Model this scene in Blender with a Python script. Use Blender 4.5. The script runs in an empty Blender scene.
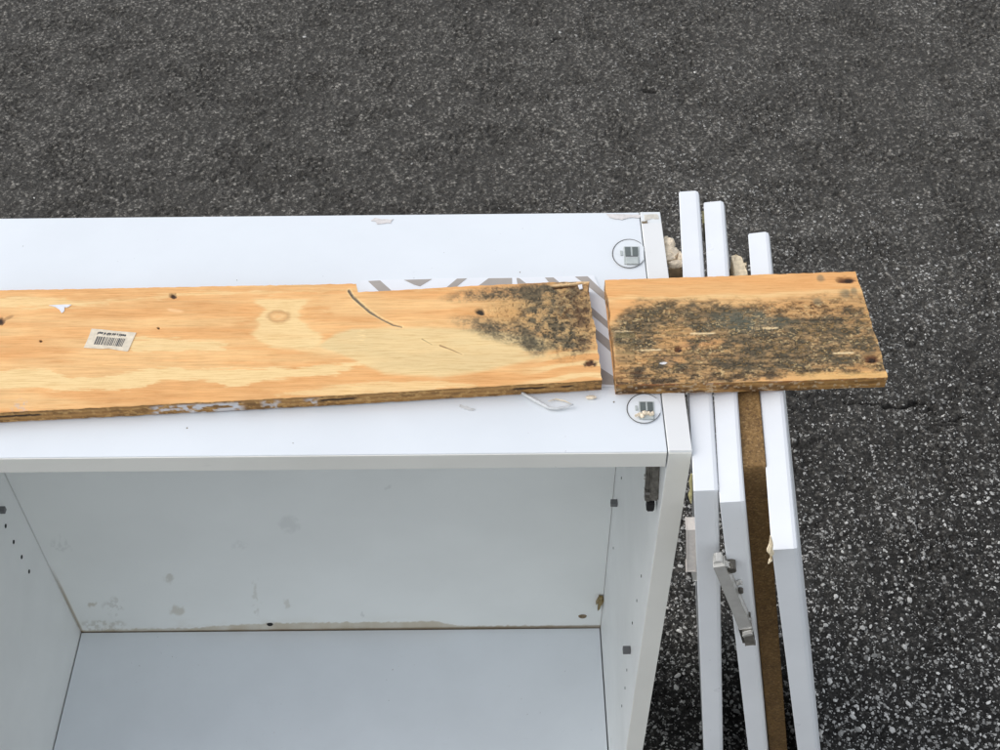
import bpy, bmesh, math, random
import numpy as np
from mathutils import Vector, Matrix
random.seed(7); rng = np.random.default_rng(7)
S = bpy.context.scene; COL = S.collection

# ------------------------------------------------------------------ camera
ZC = 0.805                                   # height of the cabinet's top surface
F = 1.28745; PITCH = 0.83906; YAW = -0.00307; ROLL = -0.01155
CAM = np.array([0, 0, ZC + 0.84734])
_fw = np.array([math.sin(YAW)*math.cos(PITCH), math.cos(YAW)*math.cos(PITCH), -math.sin(PITCH)])
_r0 = np.array([math.cos(YAW), -math.sin(YAW), 0]); _u0 = np.cross(_r0, _fw)
_r = _r0*math.cos(ROLL) + _u0*math.sin(ROLL); _u = -_r0*math.sin(ROLL) + _u0*math.cos(ROLL)
cd = bpy.data.cameras.new('camera'); cam = bpy.data.objects.new('camera', cd); COL.objects.link(cam)
cd.sensor_width = 36; cd.lens = 36*F; cd.clip_start = .02; cd.clip_end = 500
M = Matrix.Identity(4)
for i in range(3):
    M[i][0], M[i][1], M[i][2], M[i][3] = _r[i], _u[i], -_fw[i], CAM[i]
cam.matrix_world = M
S.camera = cam

# ------------------------------------------------------------------ sky, sun, exposure
SUN_EL, SUN_AZ = math.radians(42), math.radians(-82)     # azimuth from +Y (behind the cabinet), negative to the left
w = bpy.data.worlds.new('World'); S.world = w; w.use_nodes = True
nt = w.node_tree; nt.nodes.clear()
sky = nt.nodes.new('ShaderNodeTexSky'); sky.sky_type = 'NISHITA'; sky.sun_disc = False
sky.sun_elevation = SUN_EL; sky.sun_rotation = SUN_AZ; sky.dust_density = 1; sky.air_density = 1.0; sky.ozone_density = .6
hs = nt.nodes.new('ShaderNodeHueSaturation'); hs.inputs['Saturation'].default_value = .33
bg = nt.nodes.new('ShaderNodeBackground'); bg.inputs['Strength'].default_value = .15
wo = nt.nodes.new('ShaderNodeOutputWorld')
nt.links.new(sky.outputs[0], hs.inputs['Color']); nt.links.new(hs.outputs[0], bg.inputs[0]); nt.links.new(bg.outputs[0], wo.inputs[0])
sl = bpy.data.lights.new('sun', 'SUN'); sl.energy = .5; sl.angle = math.radians(60); sl.color = (1, .97, .93)
sun = bpy.data.objects.new('sun', sl); COL.objects.link(sun)
sd = Vector((math.sin(SUN_AZ)*math.cos(SUN_EL), math.cos(SUN_AZ)*math.cos(SUN_EL), math.sin(SUN_EL)))
sun.rotation_euler = sd.to_track_quat('Z', 'Y').to_euler(); sun.location = sd*8
S.view_settings.view_transform = 'Standard'; S.view_settings.look = 'None'; S.view_settings.gamma = 1
S.view_settings.exposure = 0.79
S.cycles.max_bounces = 7; S.cycles.diffuse_bounces = 5; S.cycles.glossy_bounces = 3

# ------------------------------------------------------------------ helpers
def ray(px, py):
    return _fw + (px-500)/(1000*F)*_r + (375-py)/(1000*F)*_u
def at(px, py, z):                            # point of the horizontal plane at height z
    d = ray(px, py); t = (z-CAM[2])/d[2]; return CAM + d*t
def atx(px, py, x):
    d = ray(px, py); t = (x-CAM[0])/d[0]; return CAM + d*t
def aty(px, py, y):
    d = ray(px, py); t = (y-CAM[1])/d[1]; return CAM + d*t
def atp(px, py, o, n):
    d = ray(px, py); t = np.dot(np.asarray(o)-CAM, n)/np.dot(d, n); return CAM + d*t
def proj(P):
    P = np.asarray(P)-CAM; d = P@_fw
    return 500+1000*F*(P@_r)/d, 375-1000*F*(P@_u)/d

def obj(name, mesh, mat, parent=None):
    o = bpy.data.objects.new(name, mesh); COL.objects.link(o)
    if mat is not None and not mesh.materials: mesh.materials.append(mat)
    if parent is not None: o.parent = parent
    return o
def mesh_of(bm, smooth=False):
    bmesh.ops.recalc_face_normals(bm, faces=bm.faces)
    me = bpy.data.meshes.new('mesh'); bm.to_mesh(me); bm.free()
    if smooth:
        me.polygons.foreach_set('use_smooth', [True]*len(me.polygons))
    return me
def tag(o, label, cat, group=None, kind=None):
    o['label'] = label; o['category'] = cat
    if group: o['group'] = group
    if kind: o['kind'] = kind
    return o
def empty(name, loc):
    o = bpy.data.objects.new(name, None); COL.objects.link(o); o.location = loc; o.empty_display_size = .05
    return o
def keep(o, parent):                          # parent without moving
    o.parent = parent; o.matrix_parent_inverse = Matrix.Translation(parent.location).inverted(); return o
def box_bm(lo, hi, bev=.0008, bm=None, seg=2):
    b = bmesh.new()
    bmesh.ops.create_cube(b, size=1)
    for v in b.verts:
        v.co = Vector([lo[i] + (v.co[i]+.5)*(hi[i]-lo[i]) for i in range(3)])
    if bev: bmesh.ops.bevel(b, geom=b.edges[:], offset=bev, segments=seg, affect='EDGES', profile=.5)
    if bm is not None:
        me = bpy.data.meshes.new('t'); b.to_mesh(me); b.free(); bm.from_mesh(me); bpy.data.meshes.remove(me); return bm
    return b
def obox(p0, p1, w, t, n, bev=.0006, bm=None, taper=1.0):
    """box from p0 to p1, w wide, t thick along n"""
    p0, p1, n = Vector(p0), Vector(p1), Vector(n)
    d = (p1-p0); L = d.length; d.normalize(); n = (n - d*n.dot(d)).normalized(); s = d.cross(n)
    b = bmesh.new(); bmesh.ops.create_cube(b, size=1)
    for v in b.verts:
        k = v.co.x+.5; ww = w*(1+(taper-1)*k)
        v.co = p0 + d*(k*L) + s*(v.co.y*ww) + n*(v.co.z*t)
    if bev: bmesh.ops.bevel(b, geom=b.edges[:], offset=bev, segments=2, affect='EDGES')
    if bm is not None:
        me = bpy.data.meshes.new('t'); b.to_mesh(me); b.free(); bm.from_mesh(me); bpy.data.meshes.remove(me); return bm
    return b
def cyl(p0, p1, r, seg=16, bm=None, r2=None):
    p0, p1 = Vector(p0), Vector(p1); d = p1-p0
    b = bm or bmesh.new()
    m = Matrix.Translation((p0+p1)/2) @ d.to_track_quat('Z', 'Y').to_matrix().to_4x4()
    bmesh.ops.create_cone(b, cap_ends=True, segments=seg, radius1=r, radius2=r if r2 is None else r2, depth=d.length, matrix=m)
    return b
def tube(pts, rad, seg=8):
    b = bmesh.new(); rings = []
    P = [Vector(p) for p in pts]
    for i, p in enumerate(P):
        d = (P[min(i+1, len(P)-1)] - P[max(i-1, 0)]).normalized()
        a = d.cross(Vector((0, 0, 1))).normalized(); c = a.cross(d)
        r = rad[i] if hasattr(rad, '__len__') else rad
        rings.append([b.verts.new(p + (a*math.cos(q) + c*math.sin(q))*r) for q in [2*math.pi*k/seg for k in range(seg)]])
    for i in range(len(rings)-1):
        for k in range(seg):
            b.faces.new([rings[i][k], rings[i][(k+1) % seg], rings[i+1][(k+1) % seg], rings[i+1][k]])
    b.faces.new(rings[0]); b.faces.new(rings[-1]); return b
def slab(pts, t, bm=None):                    # polygon of world points (top face) with thickness t downwards along z
    b = bm or bmesh.new()
    top = [b.verts.new(Vector(p)) for p in pts]; bot = [b.verts.new(Vector(p)-Vector((0, 0, t))) for p in pts]
    b.faces.new(top); b.faces.new(bot[::-1]); n = len(pts)
    for i in range(n): b.faces.new([top[i], bot[i], bot[(i+1) % n], top[(i+1) % n]])
    return b
def ragged(poly, amp, n=5):                   # subdivide a pixel polygon and jitter it
    out = []
    for i in range(len(poly)):
        a, c = np.array(poly[i], float), np.array(poly[(i+1) % len(poly)], float)
        for k in range(n):
            out.append(tuple(a+(c-a)*k/n + rng.normal(0, amp, 2)))
    return out

# numpy noise
def vnoise(x, y, seed=0):
    xi = np.floor(x).astype(np.int64); yi = np.floor(y).astype(np.int64); fx = x-xi; fy = y-yi
    fx = fx*fx*(3-2*fx); fy = fy*fy*(3-2*fy)
    def h(a, b):
        n = (a*374761393 + b*668265263 + seed*974634777) & 0x7fffffff
        n = ((n ^ (n >> 13))*1274126177) & 0x7fffffff
        n = ((n ^ (n >> 16))*668265263) & 0x7fffffff
        return (n & 0xffff)/65535.
    return (h(xi, yi)*(1-fx)+h(xi+1, yi)*fx)*(1-fy) + (h(xi, yi+1)*(1-fx)+h(xi+1, yi+1)*fx)*fy
def fbm(x, y, seed=0, o=4, g=.5):
    s = 0; a = 1; t = 0
    for i in range(o):
        s = s + a*vnoise(x*2**i, y*2**i, seed+i*17); t += a; a *= g
    return s/t
def sm(a, b, x):
    t = np.clip((x-a)/(b-a), 0, 1); return t*t*(3-2*t)
def ell(x, y, cx, cy, rx, ry, ang=0, soft=.35):
    c, s = math.cos(ang), math.sin(ang); dx, dy = x-cx, y-cy
    d = np.hypot((dx*c+dy*s)/rx, (-dx*s+dy*c)/ry); return sm(1+soft, 1-soft, d)
def mix(a, b, m): return a*(1-m[..., None]) + np.asarray(b)*m[..., None]
def lin(r, g, b, k=1.):
    return np.array([(c/12.92 if c <= .04045 else ((c+.055)/1.055)**2.4)*k for c in (r/255, g/255, b/255)])

def grid_mesh(P, colors, layer):
    ny, nx = P.shape[:2]; idx = np.arange(ny*nx).reshape(ny, nx)
    f = np.stack([idx[:-1, :-1], idx[:-1, 1:], idx[1:, 1:], idx[1:, :-1]], -1).reshape(-1, 4)
    return P.reshape(-1, 3), f, colors.reshape(-1, 3), layer
def make_mesh(V, Fq, C, layer, smooth=True):
    me = bpy.data.meshes.new('mesh'); me.from_pydata(V.tolist(), [], Fq.tolist())
    a = me.color_attributes.new(layer, 'FLOAT_COLOR', 'POINT'); a.data.foreach_set('color', np.concatenate([C, np.ones((len(C), 1))], 1).ravel())
    if smooth: me.polygons.foreach_set('use_smooth', [True]*len(me.polygons))
    me.update(); return me
# ------------------------------------------------------------------ materials
def mat(name):
    m = bpy.data.materials.new(name); m.use_nodes = True; t = m.node_tree
    return m, t, t.nodes['Principled BSDF']
def N(t, kind, **kw):
    n = t.nodes.new(kind)
    for k, v in kw.items():
        if hasattr(n, k): setattr(n, k, v)
        else: n.inputs[k].default_value = v
    return n
def ramp(t, src, stops):
    r = t.nodes.new('ShaderNodeValToRGB'); e = r.color_ramp.elements
    while len(e) < len(stops): e.new(.5)
    for k, (p, c) in zip(e, stops):
        k.position = p; k.color = (*c, 1) if hasattr(c, '__len__') else (c, c, c, 1)
    t.links.new(src, r.inputs[0]); return r.outputs[0]
def mixc(t, fac, a, b, mode='MIX'):
    n = t.nodes.new('ShaderNodeMix'); n.data_type = 'RGBA'; n.blend_type = mode
    for sock, v in ((n.inputs[0], fac), (n.inputs[6], a), (n.inputs[7], b)):
        if isinstance(v, bpy.types.NodeSocket): t.links.new(v, sock)
        elif sock.type == 'VALUE': sock.default_value = v
        else: sock.default_value = (*v, 1) if len(v) == 3 else v
    return n.outputs[2]
def math_(t, op, a, b=None, clamp=False):
    n = t.nodes.new('ShaderNodeMath'); n.operation = op; n.use_clamp = clamp
    for s, v in zip(n.inputs, (a, b)):
        if v is None: continue
        if isinstance(v, bpy.types.NodeSocket): t.links.new(v, s)
        else: s.default_value = v
    return n.outputs[0]
def coords(t, scale=(1, 1, 1)):
    g = t.nodes.new('ShaderNodeNewGeometry'); mp = t.nodes.new('ShaderNodeMapping'); mp.inputs['Scale'].default_value = scale
    t.links.new(g.outputs['Position'], mp.inputs[0]); return mp.outputs[0]
def noise(t, vec, scale, detail=4, rough=.55, out=0):
    n = N(t, 'ShaderNodeTexNoise'); n.inputs['Scale'].default_value = scale; n.inputs['Detail'].default_value = detail
    n.inputs['Roughness'].default_value = rough; t.links.new(vec, n.inputs['Vector']); return n.outputs[out]
def bump(t, bsdf, h, strength, dist):
    b = N(t, 'ShaderNodeBump'); b.inputs['Strength'].default_value = strength; b.inputs['Distance'].default_value = dist
    t.links.new(h, b.inputs['Height']); t.links.new(b.outputs[0], bsdf.inputs['Normal'])

def laminate(name, col, rough=.38, speck=.5, grime=.25, attr=False):
    m, t, b = mat(name); v = coords(t)
    c = mixc(t, 1.0, (*col,), ramp(t, noise(t, v, 7, 5), [(.35, 1-.10*grime*2), (.62, 1.0)]), 'MULTIPLY')
    sp = ramp(t, noise(t, v, 260, 2, .5), [(.755-.02*speck, 0.), (.80-.02*speck, 1.)])
    gate = ramp(t, noise(t, v, 9, 2), [(.47, 0.), (.6, 1.)])
    c = mixc(t, math_(t, 'MULTIPLY', sp, math_(t, 'MULTIPLY', gate, speck)), c, (.28, .25, .22))
    sc = ramp(t, noise(t, coords(t, (14, 90, 40)), 3.2, 3, .6), [(.70, 0.), (.76, 1.)])
    c = mixc(t, math_(t, 'MULTIPLY', sc, .10*grime*2), c, (.42, .40, .37))
    if attr:
        a = N(t, 'ShaderNodeVertexColor'); a.layer_name = 'stain'
        c = mixc(t, 1.0, c, a.outputs[0], 'MULTIPLY')
    t.links.new(c, b.inputs['Base Color'])
    t.links.new(ramp(t, noise(t, v, 22, 4), [(.3, rough-.06), (.7, rough+.12)]), b.inputs['Roughness'])
    bump(t, b, noise(t, v, 420, 2), .05, .0006)
    return m
WHITE = laminate('white_laminate', (.785, .81, .82), .36)
INNER = laminate('inner_laminate', (.79, .80, .78), .42, .45, .35)
BACKM = laminate('back_panel_laminate', (.77, .78, .745), .45, .25, .22, attr=True)
EDGE = laminate('edge_banding', (.80, .78, .71), .45, .25, .35)
DOORM = laminate('door_foil', (.80, .81, .815), .32, .35, .4)
def plain(name, col, rough=.5, metal=0., nscale=80, var=.25, bmp=0, bscale=300):
    m, t, b = mat(name); v = coords(t)
    c = mixc(t, 1.0, (*col,), ramp(t, noise(t, v, nscale, 4), [(.3, 1-var), (.7, 1+var*.3)]), 'MULTIPLY')
    t.links.new(c, b.inputs['Base Color']); b.inputs['Roughness'].default_value = rough; b.inputs['Metallic'].default_value = metal
    if bmp: bump(t, b, noise(t, v, bscale, 3), bmp, .002)
    return m
METAL = plain('nickel_steel', (.80, .78, .73), .24, .55, 90, .12)
DARKMETAL = plain('tarnished_steel', (.20, .185, .16), .45, .8, 220, .5, .3)
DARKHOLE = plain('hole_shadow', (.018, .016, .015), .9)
GREYPL = plain('grey_plastic', (.15, .15, .15), .5)
FITPL = plain('fitting_plastic', (.50, .53, .50), .4, 0, 200, .2)
FITDK = plain('fitting_slot', (.13, .15, .14), .5)
FITLID = plain('fitting_cap', (.79, .81, .81), .36, 0, 60, .05)
RING = plain('cap_rim', (.10, .09, .08), .7)
PAPER = plain('white_paper', (.84, .85, .86), .55, 0, 30, .04)
STRIPE = plain('beige_print', (.41, .365, .32), .6, 0, 60, .10)
LABELM = plain('label_paper', (.80, .69, .52), .6, 0, 180, .22)
INK = plain('print_ink', (.05, .055, .065), .7, 0, 900, .5)
CHIPM = plain('raw_particle_chip', (.88, .74, .55), .9, 0, 300, .4, .5)
PALEWOOD = plain('torn_pine', (.88, .73, .50), .85, 0, 260, .3, .5)
CORE = plain('exposed_core', (.55, .45, .36), .9, 0, 500, .35, .4)
PAINT = plain('white_paint_flake', (.80, .79, .80), .6, 0, 300, .1)
CLEAR = plain('cloudy_plastic', (.68, .68, .66), .3, 0, 200, .2)
TAPE = plain('yellowed_tape', (.52, .46, .22), .6, 0, 200, .3)
GRIME = plain('brown_dirt', (.24, .18, .11), .95, 0, 300, .5)
CRACKM = plain('crack_shade', (.010, .010, .010), 1.)  # near-black colour standing for the shade down inside a crack

def wood_attr(name):
    m, t, b = mat(name)
    a = N(t, 'ShaderNodeVertexColor'); a.layer_name = 'wood'
    v = coords(t, (1, 9, 9)); vf = coords(t, (1, 16, 16))
    g = ramp(t, noise(t, vf, 42, 5, .7), [(.32, (.86, .78, .68)), (.52, (1., 1., 1.)), (.75, (1.04, 1.05, 1.06))])
    c = mixc(t, 1.0, a.outputs[0], g, 'MULTIPLY')
    g2 = ramp(t, noise(t, coords(t, (1, 26, 26)), 75, 3, .6), [(.60, (1., 1., 1.)), (.72, (.84, .76, .66))])
    c = mixc(t, 1.0, c, g2, 'MULTIPLY')
    t.links.new(c, b.inputs['Base Color']); b.inputs['Roughness'].default_value = .62
    b.inputs['Specular IOR Level'].default_value = .3
    bump(t, b, noise(t, vf, 60, 4, .7), .25, .0010)
    return m
WOOD = wood_attr('plywood_face')
def particle(name):
    m, t, b = mat(name); v = coords(t)
    vo = N(t, 'ShaderNodeTexVoronoi'); vo.inputs['Scale'].default_value = 620; t.links.new(v, vo.inputs['Vector'])
    sep = N(t, 'ShaderNodeSeparateColor'); t.links.new(vo.outputs['Color'], sep.inputs[0])
    c = ramp(t, sep.outputs[0], [(0, (.13, .068, .022)), (.3, (.20, .108, .032)), (.75, (.24, .135, .042)), (1, (.33, .20, .08))])
    c = mixc(t, 1.0, c, ramp(t, noise(t, v, 45, 4), [(.3, .84), (.65, 1.05)]), 'MULTIPLY')
    t.links.new(c, b.inputs['Base Color']); b.inputs['Roughness'].default_value = .8
    bump(t, b, vo.outputs['Distance'], .5, .001)
    return m
PARTICLE = particle('raw_particleboard')

def asphalt():
    # vertex layer 'ground': R relief (0 crevice .. 1 worn top), G how far the binder has worn off the stones, B tone of the patch
    m, t, b = mat('asphalt'); v = coords(t)
    ga = N(t, 'ShaderNodeVertexColor'); ga.layer_name = 'ground'
    sg = N(t, 'ShaderNodeSeparateColor'); t.links.new(ga.outputs[0], sg.inputs[0]); rel, wear, tone = sg.outputs[0], sg.outputs[1], sg.outputs[2]
    nw = noise(t, v, 210, 1, .5, out=1)
    vm = N(t, 'ShaderNodeVectorMath', operation='MULTIPLY_ADD'); t.links.new(nw, vm.inputs[0])
    vm.inputs[1].default_value = (.0085,)*3; t.links.new(v, vm.inputs[2]); vw = vm.outputs[0]
    def vor(scale):
        n = N(t, 'ShaderNodeTexVoronoi'); n.inputs['Scale'].default_value = scale
        t.links.new(vw, n.inputs['Vector']); sp = N(t, 'ShaderNodeSeparateColor'); t.links.new(n.outputs['Color'], sp.inputs[0]); return n, sp
    a1, s1 = vor(135); a2, s2 = vor(270)
    fine = noise(t, v, 330, 4, .72)
    def stones(vn, sepn, r0, r1, k, off):
        on = math_(t, 'MULTIPLY', math_(t, 'SUBTRACT', math_(t, 'ADD', math_(t, 'MULTIPLY', wear, k), off), sepn.outputs[0]), 8, True)
        return math_(t, 'MULTIPLY', on, ramp(t, vn.outputs['Distance'], [(r0, 1.), (r1, 0.)]))
    m1 = stones(a1, s1, .32, .42, .56, .010); m2 = stones(a2, s2, .30, .43, .66, .03)
    tar = ramp(t, fine, [(.28, (.014, .0136, .013)), (.55, (.034, .033, .031)), (.78, (.080, .077, .072))])
    dull = ramp(t, s1.outputs[1], [(0., (.040, .039, .037)), (.45, (.095, .092, .087)), (.8, (.170, .165, .154)), (1., (.29, .282, .264))])
    dull2 = ramp(t, s2.outputs[1], [(0., (.022, .0214, .020)), (.5, (.085, .0825, .078)), (1., (.21, .204, .190))])
    top_ = mixc(t, .5, dull, dull2)
    top_ = mixc(t, 1.0, top_, ramp(t, fine, [(.28, .62), (.52, 1.0), (.78, 1.4)]), 'MULTIPLY')
    gap = ramp(t, a1.outputs['Distance'], [(.32, 1.), (.52, .06)])
    c = mixc(t, math_(t, 'MULTIPLY', gap, math_(t, 'ADD', math_(t, 'MULTIPLY', rel, .85), .15)), tar, top_)
    c = mixc(t, 1.0, c, ramp(t, tone, [(0., (.50, .475, .44)), (.5, (1.12, 1.06, .97)), (1., (2.0, 1.9, 1.74))]), 'MULTIPLY')
    lite = ramp(t, s1.outputs[2], [(0., (.17, .163, .148)), (.3, (.40, .385, .35)), (.7, (.60, .578, .53)), (1., (.76, .735, .68))])
    lite2 = ramp(t, s2.outputs[2], [(0., (.15, .144, .13)), (.5, (.42, .405, .37)), (1., (.73, .706, .65))])
    c = mixc(t, m2, c, lite2); c = mixc(t, m1, c, lite)
    t.links.new(c, b.inputs['Base Color'])
    b.inputs['Roughness'].default_value = .85; b.inputs['Specular IOR Level'].default_value = .25
    h = math_(t, 'ADD', math_(t, 'MULTIPLY', ramp(t, a1.outputs['Distance'], [(0., 1.), (.55, 0.)]), .6), math_(t, 'MULTIPLY', fine, .9))
    bump(t, b, h, .9, .0042)
    return m
ASPH = asphalt()

# ------------------------------------------------------------------ ground
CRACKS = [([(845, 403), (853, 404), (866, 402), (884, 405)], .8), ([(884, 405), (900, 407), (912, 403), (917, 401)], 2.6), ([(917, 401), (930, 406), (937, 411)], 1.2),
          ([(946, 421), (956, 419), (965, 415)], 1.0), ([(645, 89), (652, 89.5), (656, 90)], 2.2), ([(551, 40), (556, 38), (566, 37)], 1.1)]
def ground_fields(x, y):
    """relief in metres (never above 0), worn-top mask, stone exposure, tone"""
    a = fbm(x/.0075, y/.0075, 201, 2, .6); b_ = fbm(x/.020, y/.020, 202, 3); c_ = fbm(x/.16, y/.12, 203, 3); big = fbm(x/.55+3, y/.33, 204, 4, .55)
    near = np.clip(1.45-.68*y, 0, 1)
    rel = sm(.30, .62, a*.55+b_*.37+.08*c_)
    crev = sm(.07, .015, np.abs(fbm(x/.016, y/.012, 205, 3)-.5))*sm(.45, .65, fbm(x/.08, y/.06, 206, 3))
    rel = rel*(1-.85*crev)
    h = -.0036*(1-rel)-.0026*crev-.0010*(1-c_)
    wear = .92*near+1.0*(big-.5)*(.25+.75*near)+.70*(c_-.5)*(.4+.6*near)+.06
    wear = wear*sm(-.35, .10, x+.30*(1.9-y)) + .10*sm(.58, .74, fbm(x/.10, y/.05, 211, 3))*sm(1.5, 1.9, y)            # the sealed strip along the far left has kept its binder
    tone = .50+.42*(big-.5)+.30*(c_-.5)+.60*(1-near)-.30*near
    px, py = proj(np.stack([x, y, np.zeros_like(x)], -1))
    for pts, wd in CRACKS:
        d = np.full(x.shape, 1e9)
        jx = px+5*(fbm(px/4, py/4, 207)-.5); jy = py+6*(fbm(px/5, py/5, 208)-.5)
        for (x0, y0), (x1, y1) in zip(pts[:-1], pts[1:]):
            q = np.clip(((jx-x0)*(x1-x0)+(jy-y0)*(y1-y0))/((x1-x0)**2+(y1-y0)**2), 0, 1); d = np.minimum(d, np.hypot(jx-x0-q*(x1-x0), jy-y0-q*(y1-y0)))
        k = sm(wd+.6, wd*.3, d+1.6*(fbm(px/5, py/5, 209)-.35)); h = h-.007*k; rel = rel*(1-k); tone = tone*(1-.95*k); wear = wear*(1-k)  # grooves the crack and paints the shade of its depth into the tone
    return h, np.clip(rel*(1-.35*near), 0, 1), np.clip(wear, 0, 1), np.clip(tone, 0, 1)
gx = np.linspace(-1.28, 1.28, 850); gy = np.linspace(.70, 2.80, 700)
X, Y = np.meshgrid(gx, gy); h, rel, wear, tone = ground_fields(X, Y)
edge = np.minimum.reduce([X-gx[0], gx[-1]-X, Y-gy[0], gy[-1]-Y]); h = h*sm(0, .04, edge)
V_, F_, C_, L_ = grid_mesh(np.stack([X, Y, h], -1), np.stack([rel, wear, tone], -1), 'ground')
# the rest of the sheet, out to the horizon, round the finely modelled patch
n0 = len(V_); W = 90.
ring = np.array([[gx[0], gy[0], 0], [gx[-1], gy[0], 0], [gx[-1], gy[-1], 0], [gx[0], gy[-1], 0], [-W, -W, 0], [W, -W, 0], [W, W, 0], [-W, W, 0]])
rf = np.array([[0, 4, 5, 1], [1, 5, 6, 2], [2, 6, 7, 3], [3, 7, 4, 0]])+n0
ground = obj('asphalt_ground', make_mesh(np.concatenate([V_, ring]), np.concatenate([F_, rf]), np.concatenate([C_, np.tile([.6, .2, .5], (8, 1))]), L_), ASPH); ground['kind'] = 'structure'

# loose and half-bedded grit: real stones, far too many to count
ico = bmesh.new(); bmesh.ops.create_icosphere(ico, subdivisions=1, radius=1)
iv = np.array([v.co[:] for v in ico.verts]); ifc = np.array([[v.index for v in f.verts] for f in ico.faces]); ico.free()
V = []; Fc = []; C = []; n0 = 0
cand = 0
while n0 < 3500 and cand < 200000:
    cand += 1
    px, py = rng.uniform(-20, 1020), rng.uniform(-20, 770)
    p = at(px, py, 0.)
    dens = (.012 + .9*np.clip(1.35-.8*p[1], 0, 1))*(sm(.35, .7, fbm(np.array(p[0]*5.), np.array(p[1]*5.), 3, 3)))
    if rng.random() > dens: continue
    s = np.exp(rng.normal(math.log(.0021), .35)); s = min(s, .0048)
    sc = s*np.array([rng.uniform(.7, 1.5), rng.uniform(.6, 1.1), rng.uniform(.35, .7)])
    a = rng.uniform(0, 6.28); R = np.array([[math.cos(a), -math.sin(a), 0], [math.sin(a), math.cos(a), 0], [0, 0, 1]])
    q = (iv*rng.uniform(.7, 1.2, (12, 1))*sc)@R.T + np.array([p[0], p[1], -.0012+s*.10])
    V.append(q); Fc.append(ifc+12*n0); n0 += 1
    g = np.clip(rng.normal(.45, .15), .10, .72); C.append(np.tile([g, g*.965, g*.885, 1], (12, 1)))
me = bpy.data.meshes.new('grit'); me.from_pydata(np.concatenate(V).tolist(), [], np.concatenate(Fc).tolist())
at_ = me.color_attributes.new('stone', 'FLOAT_COLOR', 'POINT'); at_.data.foreach_set('color', np.concatenate(C).ravel())
GR, t, b = mat('grit_stone'); a = N(t, 'ShaderNodeVertexColor'); a.layer_name = 'stone'
t.links.new(mixc(t, 1.0, a.outputs[0], ramp(t, noise(t, coords(t), 500, 3), [(.3, .75), (.7, 1.1)]), 'MULTIPLY'), b.inputs['Base Color']); b.inputs['Roughness'].default_value = .75
grit = obj('grit', me, GR); grit['kind'] = 'stuff'; grit['label'] = 'pale stone grit bedded in the worn asphalt'; grit['category'] = 'grit'

# ------------------------------------------------------------------ cabinet
XR, YF, T, XL = .15852, .67282, .0200, -.61473
YB = YF+.305; XI = XR-T; XO = XL-T; YBP = .97269
cab = empty('cabinet', ((XR+XO)/2, (YF+YB)/2, 0))
tag(cab, 'white open-fronted cabinet carcass standing upright on the asphalt', 'cabinet')
def cpart(name, lo, hi, m, bev=.0008):
    return keep(obj(name, mesh_of(box_bm(lo, hi, bev)), m), cab)
G = .0009
top = cpart('top_panel', (XL+.0002, YF+.0006, ZC-T), (XI-G, YB, ZC-.0006), WHITE)
bot = cpart('bottom_panel', (XL+.0016, YF+.0006, .001), (XI-.0016, YBP-.0012, .0207), laminate('floor_laminate', (.82, .85, .87), .40, .7, .28))
sidel = cpart('side_panel', (XO, YF, 0), (XL, YB, ZC), INNER)
sider = cpart('side_panel', (XI, YF, 0), (XR, YB, ZC), INNER)
# edge banding strips along the raw front edges
cpart('edge_band', (XL+.0012, YF-.0007, ZC-T+.0004), (XI-.0012, YF+.0004, ZC-.0012), EDGE, .0003)
cpart('edge_band', (XI+.0004, YF-.0012, .0004), (XR-.0004, YF-.0001, ZC-.0010), EDGE, .0003)
cpart('edge_band', (XO+.0004, YF-.0012, .0004), (XL-.0004, YF-.0001, ZC-.0010), EDGE, .0003)
# pale end of the right side panel, seen from above
cpart('edge_band', (XI+.0003, YF+.0002, ZC+.0001), (XR-.0003, YB-.018, ZC+.0010), laminate('end_band', (.80, .79, .76), .45, .1, .2), .0003)
# back panel: a grid with stain colours
nx, ny = 560, 380
X, Z = np.meshgrid(np.linspace(XL+.0006, XI-.0006, nx), np.linspace(.0005, ZC-T-.0006, ny))
P = np.stack([X, np.full_like(X, YBP), Z], -1); px, py = proj(P)
c = np.ones((ny, nx, 3))
wx = px+13*(fbm(px/6, py/6, 1)-.5); wy = py+11*(fbm(px/6, py/6, 2)-.5)
fine = fbm(px/3, py/3, 5, 3)
def stain(m, col): 
    global c
    c = c*(1-m[..., None]*(1-np.array(col)))
stain(.20*ell(wx, wy, 288, 524, 10, 7), (.4, .4, .4)); stain(.5*ell(wx, wy, 169, 580, 5, 4), (.55, .5, .42))
stain(.55*ell(wx, wy, 93.5, 604.5, 4, 2.4), (.5, .42, .3)); stain(.5*ell(wx, wy, 178, 612, 6, 5), (.55, .47, .36))
stain(.4*ell(wx, wy, 286, 603, 3, 4), (.6, .55, .45)); stain(.35*ell(wx, wy, 115, 605, 9, 9)*(fine > .5), (.5, .47, .42))
stain(.4*ell(wx, wy, 105, 625, 22, 4)*sm(.42, .6, fine), (.45, .4, .3))
stain(.4*ell(wx, wy, 256, 598, 3, 18)*sm(.45, .6, fine), (.6, .57, .5))
stain(.22*ell(wx, wy, 60, 545, 9, 7)*sm(.4, .6, fine), (.5, .5, .5)); stain(.2*ell(wx, wy, 240, 545, 8, 5)*sm(.4, .6, fine), (.6, .6, .6))
stain(.25*ell(wx, wy, 386, 487, 4, 2), (.5, .5, .5)); stain(.3*ell(wx, wy, 362, 615, 3, 2), (.5, .5, .5))
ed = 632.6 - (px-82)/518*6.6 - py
hgt = 2.2+3.6*sm(180, 260, px)*sm(455, 430, px)+1.6*fbm(px/5, py/40, 9) - 2.0*sm(450, 470, px) - 1.0*sm(150, 90, px)
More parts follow.
